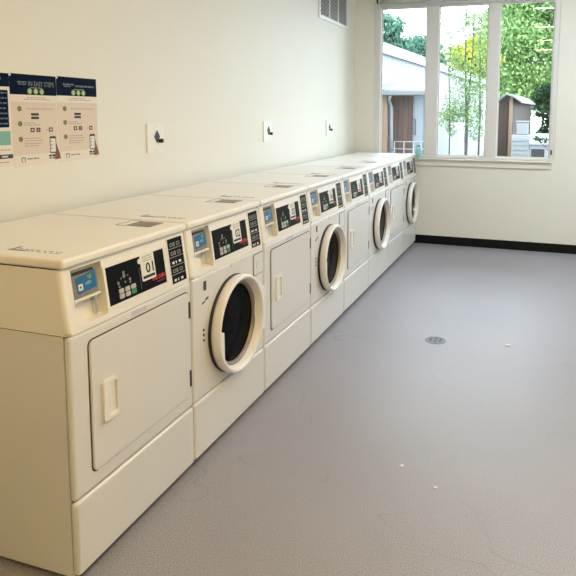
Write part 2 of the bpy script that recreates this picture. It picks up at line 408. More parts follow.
# posters
def bars(mb, u0, u1, v, h=.003, dash=None, n=.0022):
    """a line of lettering too small to read: short strokes of unequal length"""
    u = u0
    while u < u1 - .004:
        w = min(random.uniform(.012, .035), u1 - u)
        mb.prism(rect(u, u + w, v - h / 2, v + h / 2), .0014, n, wl); u += w + .004
    return mb
def steps_poster(a, b, zt, zb, label, head_words, first):
    yc = (a + b) / 2; t = thing('notice_poster', (XW, yc, zb), label, 'poster', 'posters on the left wall')
    off = (-XW, -yc, -zb); W = b - a
    sh = MB(); N = 10     # slightly wavy sheet
    fn = lambda u, v, n: wl(u, v, n)
    sh.prism([(a, zt), (a + .006, zb), (b, zb + .012), (b - .002, zt)][::-1], .0004, .0012, wl); sh.build('sheet', M['paper'], t, off)
    MB().prism([(a, zt - .087), (b - .001, zt - .087), (b - .002, zt), (a, zt)], .0012, .002, wl).build('header_band', M['navy'], t, off, label='dark navy header')
    MB().prism([(a + .002, zt - .118), (b - .001, zt - .118), (b - .001, zt - .0875), (a + .002, zt - .0875)], .0012, .0017, wl).build('white_band', M['paperw'], t, off)
    MB().prism([(a + .006, zb + .002), (b, zb + .013), (b, zb + .052), (a + .005, zb + .048)], .0012, .0017, wl).build('white_band', M['paperw'], t, off)
    hd = MB()
    if head_words: hd.text(head_words, .030, lambda x, y, n: wl(a + .098 + x, zt - .049 + y, n), .0024, width=.145)
    hd.build('headline', M['printg'], t, off) if head_words else hd.bm.free()
    ln = MB()
    bars(ln, a + .04, a + (.09 if head_words else .11), zt - .034, .007, n=.0024)
    bars(ln, a + .045, a + .088, zt - .043, .005, n=.0024)
    if not head_words: bars(ln, a + .12, b - .02, zt - .040, .008, n=.0024)
    ln.build('heading_lines', mat('print_dull', (.10, .14, .12), .5, noise=.1), t, off)
    g2 = MB(); bars(g2, a + .11, a + .175, zt - .056, .004, n=.0024); g2.build('subheading', M['printg'], t, off)
    for k in range(3):
        c = (a + .105 + k * .0335, zt - .0715)
        d = MB().prism(disc(*c, .0135), .002, .0025, wl).build('green_badge', M['lime'], t, off, label='lime green disc')
        MB().ringprism(disc(*c, .0085, 12, .006), disc(*c, .0055, 12, .003), .0025, .0029, wl).build('badge_figure', M['printw'], d, None if False else off)
        d2 = d.children[0]; d2.matrix_parent_inverse = Matrix()
    for block in (((.098, .09, .19), (.106, .07, .22)), ((.147, .085, .235),), ((.208, .065, .125), (.2165, .065, .155)), ((.274, .065, .155), (.285, .065, .17), (.297, .065, .165), (.307, .065, .14))):
        tl = MB()
        for dz, l0, l1 in block: bars(tl, a + l0, min(a + l1, b - .02), zt - dz, .0035)
        tl.build('text_block', M['tan'], t, off)
    for dz in (.171, .186):
        MB().prism(rr(a + .107, a + .150, zt - dz - .0055, zt - dz + .0055, .003), .0012, .002, wl).build('store_badge', M['printk'], t, off)
    for k, (du, w) in enumerate(((.10, .022), (.133, .022), (.205, .022))):
        MB().ringprism(rr(a + du, a + du + w, zt - .248, zt - .229, .003), rr(a + du + .005, a + du + w - .005, zt - .243, zt - .234, .002), .0012, .002, wl).build('icon', M['printk'], t, off)
    MB().prism(rect(a + .139, a + .149, zt - .2415, zt - .2355), .0012, .002, wl).build('icon', M['red'], t, off, label='small red square')
    MB().prism(rect(a + .188, a + .199, zt - .241, zt - .2385), .0012, .002, wl).build('icon', M['printg'], t, off)
    for dz in (.147, .2105, .277):
        MB().prism(disc(a + .046, zt - dz, .0115), .0012, .002, wl).build('step_marker', M['olive'], t, off, label='dark olive disc')
    pu = a + .207 if first else a + .205
    ph = MB().ringprism(rr(pu, pu + .037, zt - .345, zt - .269, .005), rr(pu + .003, pu + .034, zt - .340, zt - .279, .002), .0014, .0022, wl)
    ph.build('phone_picture', M['printk'], t, off)
    MB().prism(rr(pu + .003, pu + .034, zt - .340, zt - .279, .002), .0013, .0019, wl).build('phone_screen', M['printw'], t, off)
    sq = MB()
    for k in range(3): sq.prism(rect(pu + .006, pu + .013, zt - .295 - k * .016, zt - .289 - k * .016), .0019, .0023, wl)
    sq.build('screen_icons', M['printg'], t, off)
    MB().prism([(pu + .028, zt - .375), (pu + .062, zt - .372), (pu + .058, zt - .350), (pu + .044, zt - .318), (pu + .038, zt - .300), (pu + .0345, zt - .303), (pu + .036, zt - .340), (pu + .026, zt - .352)][::-1], .0020, .0027, wl).build('hand_picture', M['skin'], t, off)
    ft = MB(); ft.ringprism(rr(a + .043, a + .066, zb + .018, zb + .040, .005), rr(a + .048, a + .061, zb + .018 + .001, zb + .035, .004), .0017, .0022, wl)
    bars(ft, a + .075, a + .14, zb + .031, .006); ft.build('footer_mark', M['printg'], t, off)
    f2 = MB(); bars(f2, a + .20, a + .25, zb + .038, .009); bars(f2, a + .20, a + .235, zb + .027, .005); f2.build('footer_lines', M['printk'], t, off)
    MB().prism(disc(a + .002, zt - .006, .006, 8), .002, .004, wl).build('tape_dot', M['printw'], t, off)
    return t
steps_poster(.564, .823, 1.656, 1.262, 'poster with navy header reading IN EASY STEPS, middle of three', 'IN EASY STEPS', True)
steps_poster(.8245, 1.090, 1.659, 1.265, 'rightmost poster with navy header and three green badges, nearest the wall plate', None, False)
# left poster, partly out of frame
a, b, zt, zb = .30, .563, 1.654, 1.270
t = thing('notice_poster', (XW, .43, zb), 'leftmost poster with navy list and teal box, cut by the frame edge', 'poster', 'posters on the left wall')
off = (-XW, -.43, -zb)
MB().prism(rect(a, b + .004, zb, zt), .0003, .0010, wl).build('sheet', M['paperw'], t, off)
MB().prism(rect(a, b, zt - .055, zt), .0010, .0018, wl).build('header_band', M['navy'], t, off, label='dark navy header')
MB().prism(rect(a + .02, b - .010, 1.431, 1.585), .0010, .0016, wl).build('list_box', M['navy'], t, off, label='navy box of text')
l = MB()
for k in range(7): bars(l, a + .03, b - .016, 1.573 - k * .021, .006)
l.build('list_lines', mat('print_steel', (.10, .13, .19), .5, noise=.1), t, off)
l = MB(); bars(l, b - .07, b - .042, zt - .022, .012); bars(l, b - .08, b - .045, zt - .043, .007); l.build('heading_lines', M['printg'], t, off)
MB().prism(rect(a + .02, b - .006, 1.358, 1.416), .0010, .0016, wl).build('teal_box', M['teal'], t, off, label='teal box')
MB().prism(rect(a + .10, b + .002, 1.302, 1.319), .0010, .0016, wl).build('label_box', M['printk'], t, off, label='black label strip')
l = MB(); bars(l, b - .055, b - .018, 1.3105, .006); l.build('label_lines', M['printw'], t, off)
for z, e in ((1.338, .01), (1.287, .02)): bars(MB(), a, a, z); l = MB(); bars(l, a + .1, b - e, z, .004).build('text_block', M['tan'], t, off)

# ------------------------------------------------------------------ laundry machines
P, MW = 0.69, 0.683
OFF = Vector((0.355, -MW / 2, 0))
ZL, ZS, ZP, ZT = 0.279, 0.816, 1.020, 1.052
TILT = 0.028
def fr(u, v, n): return Vector((n, u, v))
def pn(u, v, n): return Vector((-TILT * (v - ZS) / (ZP - ZS) + n, u, v))
def lidp(u, v, n): return Vector((v, u, ZT + n))     # u = along the row, v = x

def make_machine(kind):
    t = thing('tumble_dryer' if kind == 'dryer' else 'washing_machine', (0, 0, 0), 'x', 'dryer' if kind == 'dryer' else 'washer')
    B = lambda mb, name, m, par=t, label=None: mb.build(name, m, par, OFF, label=label)
    # cabinet shell: open at the front so that the drum shows
    c = MB(); x0, x1 = -.715, -.0255
    c.box(x0, x1, .004, .012, .022, ZS).box(x0, x1, MW - .012, MW - .004, .022, ZS)
    c.box(x0, x0 + .008, .012, MW - .012, .022, ZS).box(x0, x1, .012, MW - .012, .022, .032)
    B(c, 'cabinet', M['enamel'])
    for x in (-.66, -.09):
        for y in (.07, MW - .07):
            B(MB().lathe([(0, .022), (.006, .024), (.006, .010), (.0225, .010)], (x, y, 0), 12, axis='z'), 'leg', M['rubber'])
    # lower front panel
    lp = MB().box(-.0245, .003, .001, MW - .001, .030, ZL - .002, .012, 3); B(lp, 'lower_panel', M['enamel'])
    # front panel
    y0, y1, z0, z1 = .001, MW - .001, ZL + .001, ZS - .002
    if kind == 'dryer':
        B(MB().box(-.0245, 0, y0, y1, z0, z1, .0118, 3), 'front_panel', M['enamel'])
    else:
        g = MB(); cy, cz, rh = .346, .526, .205; r = .012
        hw, hh = (y1 - y0) / 2 - r, (z1 - z0) / 2 - r; my, mz = (y0 + y1) / 2, (z0 + z1) / 2
        ang = sorted([2 * PI * k / 64 for k in range(64)] + [math.atan2(sz * hh, sy * hw) % (2 * PI) for sy in (1, -1) for sz in (1, -1)])
        rings = [[] for _ in range(8)]
        for th in ang:
            ca, sa = math.cos(th), math.sin(th); k = min(hw / max(abs(ca), 1e-9), hh / max(abs(sa), 1e-9))
            qa, qb = ca * k / hw, sa * k / hh
            rings[0].append((-.05, cy + rh * ca, cz + rh * sa)); rings[1].append((0, cy + rh * ca, cz + rh * sa))
            rings[2].append((0, my + qa * hw, mz + qb * hh))
            for i in range(1, 5):
                s_ = r * math.sin(PI / 8 * i); d = r * (1 - math.cos(PI / 8 * i))
                rings[2 + i].append((-d, my + qa * (hw + s_), mz + qb * (hh + s_)))
            rings[7].append((-.0245, my + qa * (hw + r), mz + qb * (hh + r)))
        V = [[g.bm.verts.new(p) for p in R] for R in rings]; n = len(ang)
        for R0, R1 in zip(V, V[1:]):
            for i in range(n): g.bm.faces.new((R0[i], R0[(i + 1) % n], R1[(i + 1) % n], R1[i]))
        B(g, 'front_panel', M['enamel'])
    # control housing with a sloping face and a recess for the card reader
    h = MB(); r = .014
    sec = [(r - r * math.cos(PI / 8 * k), -(r - r * math.sin(PI / 8 * k))) for k in range(5)]
    ys = [(MW * 0 + .001 + y, x) for y, x in sec] + [(.045, 0), (.183, 0)] + [(MW - .001 - y, x) for y, x in sec[::-1]]
    zs = [ZS, .834, 1.010, ZP]; ci = 5
    G = [[h.bm.verts.new(pn(y, z, x)) for z in zs] for y, x in ys]
    for i in range(len(ys) - 1):
        for j in range(3):
            if i == ci and j == 1: continue
            f = h.bm.faces.new((G[i][j], G[i + 1][j], G[i + 1][j + 1], G[i][j + 1])); f.smooth = (i < 4 or i > 6)
    dep = .034
    q = [G[ci][1], G[ci + 1][1], G[ci + 1][2], G[ci][2]]; qb = [h.bm.verts.new(v.co + Vector((-dep, 0, 0))) for v in q]
    for i in range(4): h.bm.faces.new((q[i], q[(i + 1) % 4], qb[(i + 1) % 4], qb[i]))
    h.bm.faces.new(qb)
    bl = [[h.bm.verts.new((-.715, y, z)) for z in (zs[0], zs[-1])] for y in (.001, MW - .001)]
    for s_, e in ((0, G[0]), (1, G[-1])): h.bm.faces.new((bl[s_][0], e[0], e[1], e[2], e[3], bl[s_][1]))
    h.bm.faces.new((bl[0][0], bl[1][0], bl[1][1], bl[0][1]))
    h.bm.faces.new([bl[0][0]] + [g_[0] for g_ in G] + [bl[1][0]]); h.bm.faces.new([bl[0][1]] + [g_[3] for g_ in G] + [bl[1][1]])
    B(h, 'control_housing', M['plastic'])
    B(MB().box(-.712, -.012, .0025, MW - .0025, ZS - .0025, ZS + .001), 'seam_strip', M['dark'])
    B(MB().box(-.712, -TILT - .006, .004, MW - .004, ZP - .001, ZP + .0016), 'seam_strip', M['dark'])
    # lid
    B(MB().box(-.715, -.014, .001, MW - .001, ZP + .0015, ZT, .010, 4), 'lid', M['plastic'])
    # labels on the lid
    lb = MB().prism([(.555, -.205), (.655, -.205), (.655, -.10), (.555, -.10)], .0002, .001, lidp)
    l = B(lb, 'lid_sticker', M['label_brown'], label='brown sticker')
    e = MB().prism([(.56, -.20), (.65, -.20), (.65, -.17), (.56, -.17)], .001, .0014, lidp); B(e, 'sticker_print', M['printg'], l)
    e = MB().ringprism([(.55, -.255), (.66, -.255), (.66, -.21), (.55, -.21)], [(.5515, -.2535), (.6585, -.2535), (.6585, -.2115), (.5515, -.2115)], .0002, .001, lidp)
    B(e, 'sticker_outline', M['printk'], l)
    w = MB().prism(rect(.066, .076, -.29, -.22), .0002, .001, lidp); w.prism(rect(.076, .115, -.287, -.277), .0002, .001, lidp)
    for k in range(2):
        x = -.265
        while x < -.09:
            d = random.uniform(.006, .018); w.prism(rect(.070 + k * .016, .0735 + k * .016, x, x + d), .0002, .001, lidp); x += d + random.uniform(.006, .014)
    B(w, 'printed_warning', M['printg'])
    # card reader in the recess, and the open chute under it
    rd = MB().prism(rr(.047, .160, .916, 1.009, .005), -.033, -.003, pn)
    rdo = B(rd, 'card_reader', M['bronze'], label='bronze metal card reader')
    B(MB().prism(rr(.046, .162, .909, .916, .002), -.03, .001, pn), 'reader_ledge', M['plastic'], rdo)
    B(MB().prism(rr(.052, .145, .990, 1.000, .002), -.004, -.001, pn), 'card_slot', M['rubber'], rdo, label='dark slot')
    st = B(MB().prism([(.068, .928), (.154, .934), (.154, .990), (.062, .980)], -.004, -.0025, pn), 'reader_sticker', M['blue'], rdo, label='blue sticker')
    return t, B, rdo

def finish_machine(kind):
    t, B, rdo = make_machine(kind)
    g = MB().prism([(.118, .968), (.134, .966), (.131, .984), (.124, .976), (.116, .982)], -.0025, -.0015, pn); B(g, 'sticker_arrow', M['lime'], rdo)
    g = MB().ringprism(rr(.072, .092, .938, .958, .003), rr(.078, .086, .944, .952, .002), -.0025, -.0014, pn); B(g, 'sticker_icon', M['printw'], rdo)
    g = MB().prism([(.100, .951), (.122, .949), (.134, .955), (.121, .962), (.104, .957)], -.0025, -.0016, pn); B(g, 'sticker_icon', mat('print_sky', (.12, .36, .55), .4, noise=.05), rdo)
    # rail in the chute
    B(MB().prism(rr(.150, .161, .842, .906, .004), -.034, -.018, pn), 'chute_rail', M['chrome'], label='slim metal rail')
    # display overlay
    d0, d1, v0, v1 = .196, .522, .853, .981
    B(MB().ringprism(rr(d0 - .012, d1 + .010, v0 - .010, v1 + .010, .004), rr(d0 - .001, d1 + .001, v0 - .001, v1 + .001, .001), -.001, .003, pn), 'display_bezel', M['plastic'])
    dsp = B(MB().prism(rect(d0, d1, v0, v1), -.001, .0014, pn), 'display', M['display'], label='black control display')
    U = lambda u: d0 + u * (d1 - d0)
    V = lambda v: v1 - v * (v1 - v0)
    for k, (u, v) in enumerate(((.20, .72), (.30, .72), (.40, .72), (.20, .86), (.30, .86), (.40, .86))):
        B(MB().prism(rr(U(u) - .013, U(u) + .011, V(v) - .0075, V(v) + .0075, .003), .0014, .004, pn), 'button', M['green'] if k == 5 else M['button'], dsp, 'green button' if k == 5 else None)
    ic = MB()
    for u, v, r in ((.27, .27, .006), (.27, .36, .0075), (.17, .50, .006), (.18, .60, .005), (.28, .53, .004), (.36, .50, .006), (.36, .58, .004), (.22, .40, .003), (.33, .38, .003)):
        ic.prism(disc(U(u), V(v), r, 8), .0014, .0020, pn)
    B(ic, 'display_icons', M['printg'], dsp)
    B(MB().prism(rect(U(.53), U(.533), V(.9), V(.3)), .0014, .0019, pn), 'display_divider', M['printg'], dsp)
    rt = MB().text('SPEED QUEEN', .019, lambda x, y, n: pn(U(.74) + x, V(.80) + y, n), .0020, width=U(.975) - U(.74), bold=.0008); B(rt, 'brand_mark', M['red'], dsp, 'red lettering')
    B(MB().prism(rect(U(.82), U(.975), V(.895), V(.865)), .0014, .0019, pn), 'brand_underline', mat('print_maroon', (.16, .03, .06), .5, noise=.05), dsp)
    # numbered card stuck over the display
    c0, c1, w0, w1 = U(.56), U(.81), V(.72), V(-.04)
    cd = B(MB().prism(rr(c0, c1, w0, w1, .008), .002, .0032, pn), 'number_card', M['card'], label='white card with number')
    B(MB().prism(disc(U(.545), V(.13), .0095, 14), .002, .0036, pn), 'card_tab', M['card'], cd)
    B(MB().prism(rr(c0 + .006, c1 - .006, w0 + .008, w0 + .018, .003), .0032, .0038, pn), 'card_bar', M['printk'], cd)
    ln = MB()
    for k in range(3): ln.prism(rect(c0 + .012, c1 - .012, w1 - .012 - k * .008, w1 - .010 - k * .008), .0032, .0037, pn)
    B(ln, 'card_lines', M['printg'], cd)
    nb = MB().text('01', .052, lambda x, y, n: pn(c0 + .026 + x, w0 + .026 + y, n), .0037, width=.046, bold=.0012); B(nb, 'card_number', M['printk'], cd)
    # instruction strip at the right
    sp = B(MB().prism(rr(.556, .655, .832, 1.006, .003), -.001, .0016, pn), 'instruction_strip', M['display'], label='black strip of instructions')
    B(MB().ringprism(rr(.550, .661, .827, 1.011, .004), rr(.5555, .6555, .8315, 1.0065, .003), -.001, .0024, pn), 'strip_bezel', M['plastic'])
    g = MB()
    for k in range(4): g.prism(rect(.560, .651, .966 - k * .034, .969 - k * .034), .0016, .0021, pn)
    B(g, 'strip_rule', M['printg'], sp)
    for k in range(5):
        g = MB(); bri = g
        for (u, w, h_) in ((.570, .020, .014), (.594, .010, .016), (.615, .022, .014)):
            if k in (2, 4): bri.prism(rr(u + .002, u + w * .8, .980 - k * .034 - h_ / 3, .980 - k * .034 + h_ / 3, .002), .0016, .0021, pn)
            else: g.ringprism(rr(u, u + w, .982 - k * .034 - h_ / 2, .982 - k * .034 + h_ / 2, .003), rr(u + .004, u + w - .004, .982 - k * .034 - h_ / 2 + .003, .982 - k * .034 + h_ / 2 - .003, .001), .0016, .0021, pn)
        B(g, 'icon_row', M['printw'] if k in (2, 4) else M['printg'], sp)
    if kind == 'dryer':
        a, b, z0, z1 = .081, .655, .338, .775
        B(MB().prism(rr(a - .004, b + .004, z0 - .004, z1 + .004, .022), -.004, .0015, fr), 'gap_shade_or_gasket', M['dark'], label='dark door gap')  # dark slab painted in for the shade of the gap around the door
        dm = MB(); dm.prism(rr(a, b, z0, z1, .02), -.002, .005, fr); dm.prism(rr(a + .003, b - .003, z0 + .003, z1 - .003, .018), .005, .0075, fr)
        d = B(dm, 'door', M['enamel'])
        h = MB(); y0, y1, q0, q1 = .128, .200, .484, .622
        h.ringprism(rr(y0, y1, q0, q1, .012), rr(y0 + .024, y1 - .005, q0 + .014, q1 - .014, .008), .0075, .016, fr)
        h.prism(rr(y0 + .026, y1 - .008, q0 + .014, q1 - .014, .008), .006, .0085, fr)
        B(h, 'handle', M['plastic'], d)
        for zc in (.700, .413):
            B(MB().prism(rr(b - .006, b + .005, zc - .034, zc + .034, .003), .001, .010, fr), 'hinge', M['rubber'], d, 'dark hinge strip')
        B(MB().prism(rr(.30, .385, .786, .804, .003), -.001, .001, fr), 'front_label', mat('label_lilac', (.62, .58, .66), .4, noise=.05), None or t, 'pale lilac label')
    else:
        cy, cz = .346, .526
        B(MB().lathe([(-.045, .20), (-.30, .235), (-.62, .235), (-.62, 0.001)], (0, cy, cz), 48), 'drum', M['drum'], label='dark perforated drum with glints painted at the holes')
        B(MB().lathe([(-.03, .226), (.010, .226), (.014, .222), (.014, .20), (-.03, .20)], (0, cy, cz), 64, closed=True), 'gap_shade_or_gasket', M['rubber'], label='black rubber ring behind the door')
        prof = [(.012, .222), (.030, .2275), (.047, .227), (.055, .223), (.058, .2175), (.057, .211), (.053, .206), (.034, .199), (.012, .188), (.010, .188)]
        d = B(MB().lathe(prof, (0, cy, cz), 72, closed=True), 'door_ring', M['ring'])
        B(MB().lathe([(.024, .1935), (.025, .188), (.018, .181), (-.02, .173), (-.02, .181), (.008, .187)], (0, cy, cz), 64, closed=True), 'inner_rim', M['bronze'], d, 'grey metal inner rim')
        B(MB().lathe([(.010, .178), (-.015, .172), (-.05, .150), (-.075, .11), (-.088, .05), (-.09, .001)], (0, cy, cz), 48), 'porthole_glass', M['porthole'], d, 'dark curved glass')
        # grip plate inside the left of the ring
        gp = []
        for k in range(13):
            th = PI - .02 + 1.0 * k / 12; gp.append((cy + .199 * math.cos(th), cz + .199 * math.sin(th)))
        gp2 = [(cy - .150, gp[-1][1] + .012), (cy - .154, cz + .004)]
        B(MB().prism(gp + gp2, .022, .040, fr), 'handle', M['ring'], d)
        # hinge block at the right
        B(MB().prism(rr(.530, .645, .400, .628, .012), .0, .026, fr), 'hinge', M['ring'], d)
        # detergent cup
        cup = B(MB().prism(rr(.566, .672, .690, .792, .010), -.002, .004, fr), 'detergent_drawer', M['enamel'])
        B(MB().ringprism(rr(.562, .676, .686, .796, .012), rr(.565, .673, .689, .793, .010), -.001, .0015, fr), 'drawer_gap', M['dark'], cup)
        B(MB().prism(rr(.592, .648, .722, .760, .008), .003, .006, fr), 'drawer_pull', M['vent_white'], cup)
        B(MB().prism(rr(.090, .112, .745, .785, .002), -.001, .001, fr), 'front_label', M['printk'], t, 'small black sticker')
        g = MB().prism([(.076, .688), (.100, .694), (.100, .700), (.076, .695)], -.001, .001, fr).prism([(.104, .698), (.128, .703), (.128, .712), (.104, .706)], -.001, .001, fr)
        B(g, 'front_label', M['printk'], t, 'small black lettering')
        g = MB().prism(disc(.085, .575, .006, 10), -.001, .002, fr).prism(disc(.085, .553, .006, 10), -.001, .002, fr).prism(disc(.085, .53, .006, 10), -.001, .002, fr)
        B(g, 'rivets', M['rubber'], t)
        B(MB().prism(disc(.345, .797, .012, 16), -.001, .002, fr), 'emblem', M['vent_white'], t)
    return t

LAB = ['white tumble dryer with square solid door nearest the camera, card reads 01',
       'white front loading washer with the largest round door in view, beside the nearest dryer',
       'white square-door dryer between the first and second round-door washers from the camera',
       'second round-door washing machine from the camera, standing between two square-door dryers',
       'third square-door dryer from the camera, halfway down the row',
       'third round-door washing machine from the camera, toward the window end',
       'square-door dryer farthest from the camera, between the last two round-door washers',
       'round-door washing machine at the far end of the row, under the window']
protoD = finish_machine('dryer'); protoW = finish_machine('washer')
def find(o, n):
    for c in o.children:
        if c.name.split('.')[0] == n: return c
        r = find(c, n)
        if r: return r
U0 = .196 + .56 * .326
for k in range(8):
    src = protoD if k % 2 == 0 else protoW
    o = src if k < 2 else copy_tree(src)
    o.location = (-OFF.x, k * P + MW / 2, 0)
    o['label'] = LAB[k]; o['group'] = 'square-door dryers in the row' if k % 2 == 0 else 'round-door washers in the row'
    if k > 0:
        n = find(o, 'card_number')
        w0 = .981 - .72 * .128
        me = MB().text('%02d' % (k + 1), .052, lambda x, y, q: pn(U0 + .026 + x, w0 + .026 + y, q), .0037, width=.046, bold=.0012).mesh('card_number', M['printk'], OFF)
        n.data = me

# ------------------------------------------------------------------ floor things
dr = thing('floor_drain', (.725, 2.50, 0), 'round steel drain grate in the middle of the floor', 'drain')
MB().lathe([(.0005, .068), (.003, .066), (.003, .056), (.0005, .056)], (0, 0, 0), 40, axis='z', closed=True).build('rim', M['steel'], dr)
MB().prism(disc(0, 0, .056, 32), .0003, .001, lambda u, v, n: Vector((u, v, n))).build('drain_opening', M['dark'], dr, label='dark opening')
g = MB()
for r0, r1 in ((.045, .055), (.016, .026), (.001, .006)):
    g.ringprism(disc(0, 0, r1, 32), disc(0, 0, r0, 32), .001, .003, lambda u, v, n: Vector((u, v, n)))
for k in range(6):
    t_ = 2 * PI * k / 6; c_, s_ = math.cos(t_), math.sin(t_)
    g.prism([(r * c_ - w * s_, r * s_ + w * c_) for r, w in ((.012, -.004), (.050, -.006), (.050, .006), (.012, .004))], .001, .0028, lambda u, v, n: Vector((u, v, n)))
g.build('grate', M['steel'], dr)
for (x, y, s_, txt) in ((1.185, 2.568, .020, 'white scrap lying on the floor right of the drain'),
                        (.825, .99, .010, 'tiny white scrap on the floor before the second dryer, left of two'),
                        (.984, .881, .011, 'tiny white scrap lowest in the picture on open floor')):
    q = MB(); q.prism([(-s_, -s_ * .5), (s_ * .6, -s_ * .7), (s_, s_ * .3), (-s_ * .2, s_ * .7)], .0003, .0025, lambda u, v, n: Vector((u, v, n + .15 * abs(u))))
    o = q.build('paper_scrap', M['debris']); o.location = (x, y, 0); tag(o, txt, 'scrap', 'scraps on the floor')

# jar on the sill
j = thing('plastic_jar', (.01, YF - .012, 1.0), 'small teal plastic jar on the window sill by the left mullion', 'jar')
MB().lathe([(0, .030), (.01, .036), (.10, .034), (.125, .022), (.13, .02)], (0, 0, 0), 20, axis='z').build('jar_body', M['tealjar'], j)
MB().lathe([(.1302, .024), (.155, .023), (.158, .02)], (0, 0, 0), 20, axis='z').build('lid', mat('jar_lid', (.30, .52, .50), .4, noise=.05), j)

# ------------------------------------------------------------------ outdoors
GZ = -.15
MB().box(-40, 40, YF + .25, 70, GZ - .3, GZ).build('ground', M['gravel'], kind='structure')

# white barn with a long side wall, and its timber porch
bn = thing('barn', (-2.0, 14, GZ), 'long white board-sided barn outside the left and middle panes', 'building')
bo = (2.0, -14, -GZ)
dx = .068
def bw(y): return -2.093 + dx * (y - 12)
m_ = MB(); T = Matrix(((1, dx, 0, -2.093 - 12 * dx), (0, 1, 0, 0), (0, 0, 1, 0), (0, 0, 0, 1)))
m_.prism([(0, GZ), (0, 3.02), (-6, 2.64), (-6, GZ)], 9.0, 27, lambda u, v, n: T @ Vector((u, n, v))); m_.build('siding', M['barn_white'], bn, bo)
MB().box(-.02, .10, 8.9, 27.1, 2.86, 3.07, T=T).build('fascia', mat('fascia_white', (.30, .305, .31), .5, noise=.03), bn, bo)
rf = MB(); rf.prism([(.12, 3.03), (.12, 3.09), (-6.2, 2.7), (-6.2, 2.64)], 8.9, 27.1, lambda u, v, n: T @ Vector((u, n, v))); rf.build('roof', M['roof_metal'], bn, bo)
# porch
pr = MB(); pr.prism([(10.75, 1.93), (10.75, 2.01), (12.6, 2.22), (12.6, 2.13)], -2.6, -.86, lambda u, v, n: Vector((n, u, v))); pr.build('porch_roof', mat('porch_roof', (.17, .18, .19), .5, noise=.05), bn, bo)
MB().box(-2.6, -.84, 10.66, 10.75, 1.885, 1.985, .02).build('gutter', mat('gutter', (.11, .115, .12), .4, noise=.05), bn, bo)
MB().box(-2.3, -1.20, 11.35, 11.45, GZ, 2.05).build('plank_wall', M['porch_wood'], bn, bo)
MB().box(-1.20, -.88, 11.30, 11.40, GZ, 2.05).box(-.95, -.88, 11.4, 12.5, GZ, 2.05).build('porch_siding', M['porch_white'], bn, bo)
MB().box(-1.80, -1.66, 10.85, 10.99, GZ, 1.93, .01).build('post', M['tan_trim'], bn, bo)
MB().tube([(-1.57, 10.75, 1.90), (-1.62, 10.85, 1.80), (-1.60, 11.0, 1.66), (-1.58, 11.0, GZ + .02)], .04, 10).build('downspout', mat('downspout', (.18, .20, .22), .4, noise=.05), bn, bo)
MB().box(-1.20, -1.135, 11.27, 11.31, 1.08, 1.42, .004).build('porch_window', M['darkglass'], bn, bo, label='narrow dark window')
rl = MB()
for z in (.80, .95): rl.tube([(-1.6, 10.9, z), (-.9, 10.9, z)], .012, 6)
for x in (-1.5, -1.3, -1.1, -.95): rl.tube([(x, 10.9, GZ), (x, 10.9, .95)], .012, 6)
rl.build('railing', M['roof_metal'], bn, bo)

# brown shed
sd = thing('shed', (.45, 15.6, GZ), 'small brown timber shed with low roof outside the right pane', 'building')
so = (-.45, -15.6, -GZ)
MB().prism([(.20, GZ), (.62, GZ), (.62, 1.98), (.20, 1.70)], 15.0, 15.1, lambda u, v, n: Vector((u, n, v))).build('plank_wall', M['wood'], sd, so)
MB().prism([(15.1, GZ), (18.0, GZ), (18.0, 1.83), (15.1, 1.95)], .56, .66, lambda u, v, n: Vector((n + .14 * (u - 15.0), u, v))).build('side_wall', mat('shed_side', (.024, .011, .007), .7, noise=.2, nscale=8), sd, so)
MB().box(.575, .665, 14.96, 15.06, GZ, 1.97, .005).build('corner_post', M['tan_trim'], sd, so)
MB().prism([(.12, 1.71), (.12, 1.75), (.52, 2.07), (.72, 2.00), (.90, 1.86), (.90, 1.82), (.70, 1.96), (.52, 2.03)], 14.8, 18.0, lambda u, v, n: Vector((u + .10 * (n - 15), n, v))).build('roof', mat('shed_roof', (.13, .135, .13), .6, noise=.2), sd, so)

# white louvred box, grey crate on it, and a low white bin with dark opening
bx = thing('equipment_box', (.93, 14.3, GZ), 'pale louvred equipment box standing in front of the brown shed', 'box')
xo = (-.93, -14.3, -GZ)
MB().box(.70, 1.12, 14.0, 14.6, GZ, 1.03, .01).build('box_body', M['boxwhite'], bx, xo)
g = MB()
for k in range(4): g.box(.73, 1.09, 13.97, 14.0, .56 + k * .11, .60 + k * .11)
g.build('louvre', M['boxgrey'], bx, xo)
ct = MB().box(.80, 1.08, 14.1, 14.5, 1.035, 1.34, .015).box(.78, 1.10, 14.08, 14.52, 1.34, 1.37, .01).build('plastic_crate', M['boxgrey']); tag(ct, 'grey plastic crate standing on the pale equipment box', 'crate')
bi = thing('storage_bin', (1.34, 14.2, GZ), 'low pale bin with a dark rectangular opening at the lower right of the window', 'bin')
io = (-1.34, -14.2, -GZ)
MB().box(1.13, 1.60, 14.0, 14.5, GZ, .80, .012).build('bin_body', M['boxwhite'], bi, io)
MB().box(1.17, 1.47, 13.985, 14.0, .50, .70).build('bin_opening', M['dark'], bi, io, label='dark opening')
MB().prism([(13.95, .80), (13.95, .84), (14.55, 1.06), (14.55, 1.01)], 1.128, 1.61, lambda u, v, n: Vector((n, u, v))).build('bin_lid', M['boxwhite'], bi, io)

